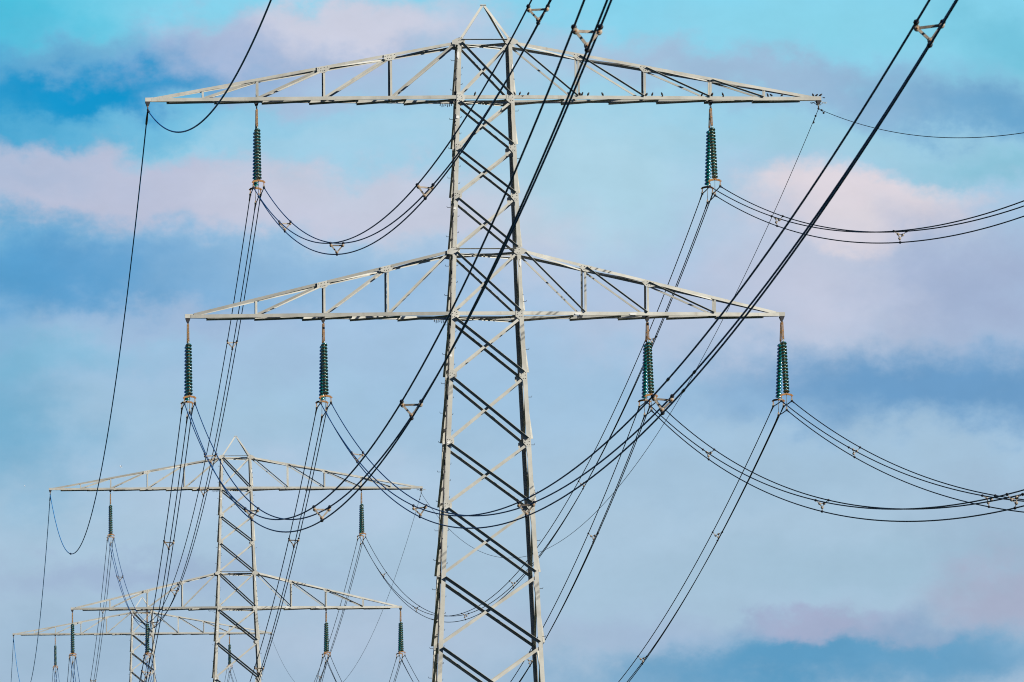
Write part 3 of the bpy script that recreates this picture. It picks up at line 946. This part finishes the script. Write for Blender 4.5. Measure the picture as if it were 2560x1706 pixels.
# earth wires
SAGE = {('L', 0): 12.263, ('R', 0): 12.86, ('L', 1): 12.394, ('R', 1): 12.936}
for which in (0, 1, 2, 3):
    for sd, sx in (('L', -1), ('R', 1)):
        x = XP + sx * 16.89
        if which == 0:
            Ya, Yb, za, zb, sag = D1, D1 - SPAN0, ZE, ZE + DZ0, SAGE[sd, 0]
            lab = ('single blue-grey wire looping from the left top tip of the nearest pylon towards the camera' if sx < 0 else
                   'single thin wire from the right tip of the nearest pylon, leaving at the right edge')
        else:
            Y0, d0 = TOWERS[which - 1]
            Y1, d1 = TOWERS[which] if which < 3 else (Y0 + SPAN3, d0)
            Ya, Yb, za, zb, sag = Y0, Y1, ZE + d0, ZE + d1, SAGE[sd, 1] * ((Y1 - Y0) / SPAN1) ** 2
            lab = 'single wire running away from the ' + ('left' if sx < 0 else 'right') + ' upper tip of the ' + TN[which - 1]
        f, L = span_fn(Ya, za, Yb, zb, sag)
        root = thing('earth_wire', lab, 'wire', (x, Ya, za), 'earth wires of the power line')
        pts = []
        for s in samples(L, 120):
            Y, z = f(s); pts.append(Vector((0, Y - Ya, z - za)))
        mb = MB(); mb.tube(pts, .034 if sx < 0 else .016, 'earth' if sx < 0 else 'wire_r', 8)
        w = mb.build('wire', root)
        def on(s):
            Y, z = f(s); return Vector((0, Y - Ya, z - za))
        am = MB()
        if sx < 0:
            am.tube([on(.1), on(1.0), on(2.2), on(3.2), on(3.5)], [.035, .045, .06, .055, .032], 'dark', 8)
        else:
            for s in (1.6, 2.7):
                am.lathe([(.015, -.10), (.05, -.07), (.055, 0), (.05, .07), (.015, .10)], on(s) + Vector((0, 0, -.09 * (s > 2))), (0, 1, 0), 'dark', 8)
            am.tube([on(1.6) + Vector((0, 0, -.02)), on(2.7) + Vector((0, 0, -.08))], .012, 'dark', 6)
        am.build('vibration_damper', root)
        if sx < 0 and which == 1:
            c = on(L * .686); d = (on(L * .70) - on(L * .68)).normalized()
            sb = MB(); sb.lathe([(.03, -3.2), (.055, -2.4), (.075, -1.2), (.075, 1.2), (.055, 2.4), (.03, 3.2)], c, d, 'dark', 8); sb.build('joint_sleeve', root)

# ------------------------------------------------------------------ birds
def bird_mesh(var):
    """perched songbird: one continuous body from tail tip to bill, standing on two legs; faces +x"""
    mb = MB()
    if var == 0:     # upright
        sp = [(-.052, -.045, .007), (-.046, -.01, .015), (-.036, .025, .030), (-.022, .06, .046), (-.006, .095, .053), (.008, .125, .046),
              (.016, .148, .034), (.022, .164, .034), (.034, .176, .027), (.048, .178, .012), (.068, .174, .003)]
        legs = .035
    elif var == 1:   # level
        sp = [(-.105, .025, .007), (-.085, .038, .016), (-.058, .055, .032), (-.025, .072, .048), (.01, .088, .050), (.036, .104, .038),
              (.048, .118, .031), (.058, .130, .031), (.070, .136, .024), (.082, .134, .011), (.102, .129, .003)]
        legs = .045
    else:            # hunched, head turned in
        sp = [(-.062, -.03, .007), (-.055, .0, .016), (-.044, .03, .034), (-.022, .065, .053), (.0, .095, .056), (.014, .120, .048),
              (.022, .136, .038), (.028, .148, .034), (.040, .155, .024), (.050, .153, .011), (.066, .147, .003)]
        legs = .04
    mb.tube([(x, 0, z) for x, z, r in sp], [r for x, z, r in sp], 'bird', 10)
    body = mb
    for s in (-1, 1):
        body.tube([(-.008, s * .016, legs + .02), (.0, s * .017, .022), (-.002, s * .018, .0)], [.010, .005, .004], 'beak', 5)
        body.tube([(-.012, s * .018, .003), (.022, s * .019, .003)], .004, 'beak', 5)
    return mb
bmeshes = []
def wings(parent, var):
    for s in (-1, 1):
        mb = MB()
        if var == 1: pts = [(.03, .100, .006), (-.005, .085, .022), (-.05, .060, .016), (-.095, .035, .004)]
        else: pts = [(.004, .120, .006), (-.018, .085, .022), (-.036, .035, .016), (-.048, -.02, .004)]
        mb.tube([(x, s * .034, z) for x, z, r in pts], [r for x, z, r in pts], 'bird', 8)
        mb.build('wing', parent)
protos = {}
def arm_point(px, f=-1, tipdrop=0):
    """where the top edge of the front lower chord of the upper arm passes under this column of the photo"""
    best = None
    Y = D1 - 1.0
    for _ in range(5):
        p = ray_at(px, 238, Y)
        xl = abs(p.x - XP)
        h = hw(ZU)
        yy = h if xl < h else h + (.13 - h) * (xl - h) / (17.02 - h)
        Y = D1 + f * yy
    return Vector((p.x, Y + .012, ZU + .092)), p.x - XP
BIRDS = [
    (1188, 0, 1, 1.0, 'small black bird alone on the beam between the two mast legs'),
    (1286, 0, -1, 1.0, 'small black bird touching the right mast leg on the top arm'),
    (1300, 0, 1, 1.0, 'small black bird second right of the mast leg on the top arm'),
    (1321, 2, 1, 1.0, 'small black bird apart, first bay of the right top arm, left of the near wires'),
    (1421, 0, -1, 1.05, 'small black bird just left of the first post of the right top arm'),
    (1450, 2, -1, 1.0, 'left bird of the close pair beside the first post of the right arm'),
    (1456, 0, 1, 1.0, 'right bird of the close pair beside the first post of the right arm'),
    (1471, 2, 1, 1.0, 'small black bird a little right of the close pair at the first post'),
    (1506, 2, -1, 1.05, 'small black bird sitting alone in the second bay of the right arm'),
    (1617, 2, 1, 1.0, 'small black bird right beside the second post of the right arm'),
    (1631, 0, 1, 1.0, 'middle one of the three black birds right of the second post'),
    (1655, 0, -1, 1.05, 'plump black bird farthest right of the second post, third bay'),
    (1755, 2, 1, .9, 'small round bird just left of the post that carries the right insulators'),
    (1781, 0, 1, 1.05, 'black bird leaning right in front of the post over the right insulators'),
    (1807, 0, -1, 1.1, 'tall black bird just right of the post over the right insulators'),
    (1919, 0, -1, 1.0, 'black bird hard against the last short post near the right tip'),
    (1928, 1, -1, 1.0, 'slanting black bird next to the one against the last short post'),
    (1955, 1, 1, .95, 'black bird under the narrowing top chord, between last post and tip'),
    (2033, 2, -1, 1.0, 'left one of three black birds on the right tip of the top arm'),
    (2042, 1, 1, .95, 'middle one of three black birds on the right tip of the top arm'),
    (2052, 1, 1, 1.05, 'right one of three black birds on the right tip of the top arm'),
]
for px, var, face, sc_, lab in BIRDS:
    p, xl = arm_point(px)
    if xl > 16.5: p = Vector((p.x, D1 - .05, ZU + .117))
    if var not in protos:
        o = bird_mesh(var).build('bird'); wings(o, var); protos[var] = o
    else:
        o = copy_tree(protos[var])
    o.location = p
    o.rotation_euler = (0, 0, (0 if face > 0 else math.pi) + random.uniform(-.5, .5))
    o.scale = (sc_ * .9,) * 3
    tag(o, lab, 'bird', 'black birds on the top arm')
# brown bird taking off below the beam's top edge, and the one flying at the tip
def flier(px, py, Y, span, bodym, label, lift, head=1, tilt=.2):
    c = ray_at(px, py, Y)
    k = span
    mb = MB()
    sp = [(-.30, 0, .01), (-.22, 0, .035), (-.10, 0, .06), (.05, .005, .075), (.16, .01, .055), (.21, .012, .05), (.26, .01, .03), (.31, .0, .006)]
    mb.tube([(x * k * head, 0, z * k) for x, z, r in sp], [r * k for x, z, r in sp], bodym, 10)
    o = mb.build('bird')
    for s in (-1, 1):
        w = MB()
        pts = [Vector((.06, s * .04, .02)), Vector((.10, s * .25, .02 + .22 * lift)), Vector((.02, s * .5, .02 + .26 * lift))]
        th = [.13, .11, .02]
        ring = []
        for p, t in zip(pts, th): ring.append(p + Vector((t * .4, 0, 0)))
        for p, t in zip(pts[::-1], th[::-1]): ring.append(p - Vector((t, 0, .0)))
        ring = [Vector((p.x * k * head, p.y * k, p.z * k)) for p in ring]
        n_ = len(ring); dz = Vector((0, 0, .018 * k))
        w.add(ring + [p + dz for p in ring], [[0, 1, 4, 5], [1, 2, 3, 4], [11, 10, 7, 6], [10, 9, 8, 7]] + [[i, i + 6, (i + 1) % 6 + 6, (i + 1) % 6] for i in range(6)], bodym, True)
        w.build('wing', o)
    o.location = c
    o.rotation_euler = (.15, -tilt * head, .5)
    return o
b = flier(1307, 241, D1 - 2.2, .30, 'bird2', '', .5, 1, .5)
tag(b, 'brown bird fluttering against the beam, just right of the mast', 'bird')
b = flier(2059, 245, D1 - .6, .26, 'bird', '', .4, 1, -.2)
tag(b, 'black bird flying off just below the right tip of the top arm', 'bird')
b = flier(302, 1168, 800, .45, 'gull', '', 1.0, -1, .2)
tag(b, 'white gull in the open sky above the left arm of the second pylon', 'bird')
b = flier(62, 1216, 820, .26, 'gull', '', .6, 1, .5)
tag(b, 'tiny faint white gull at the far left edge of the sky', 'bird')
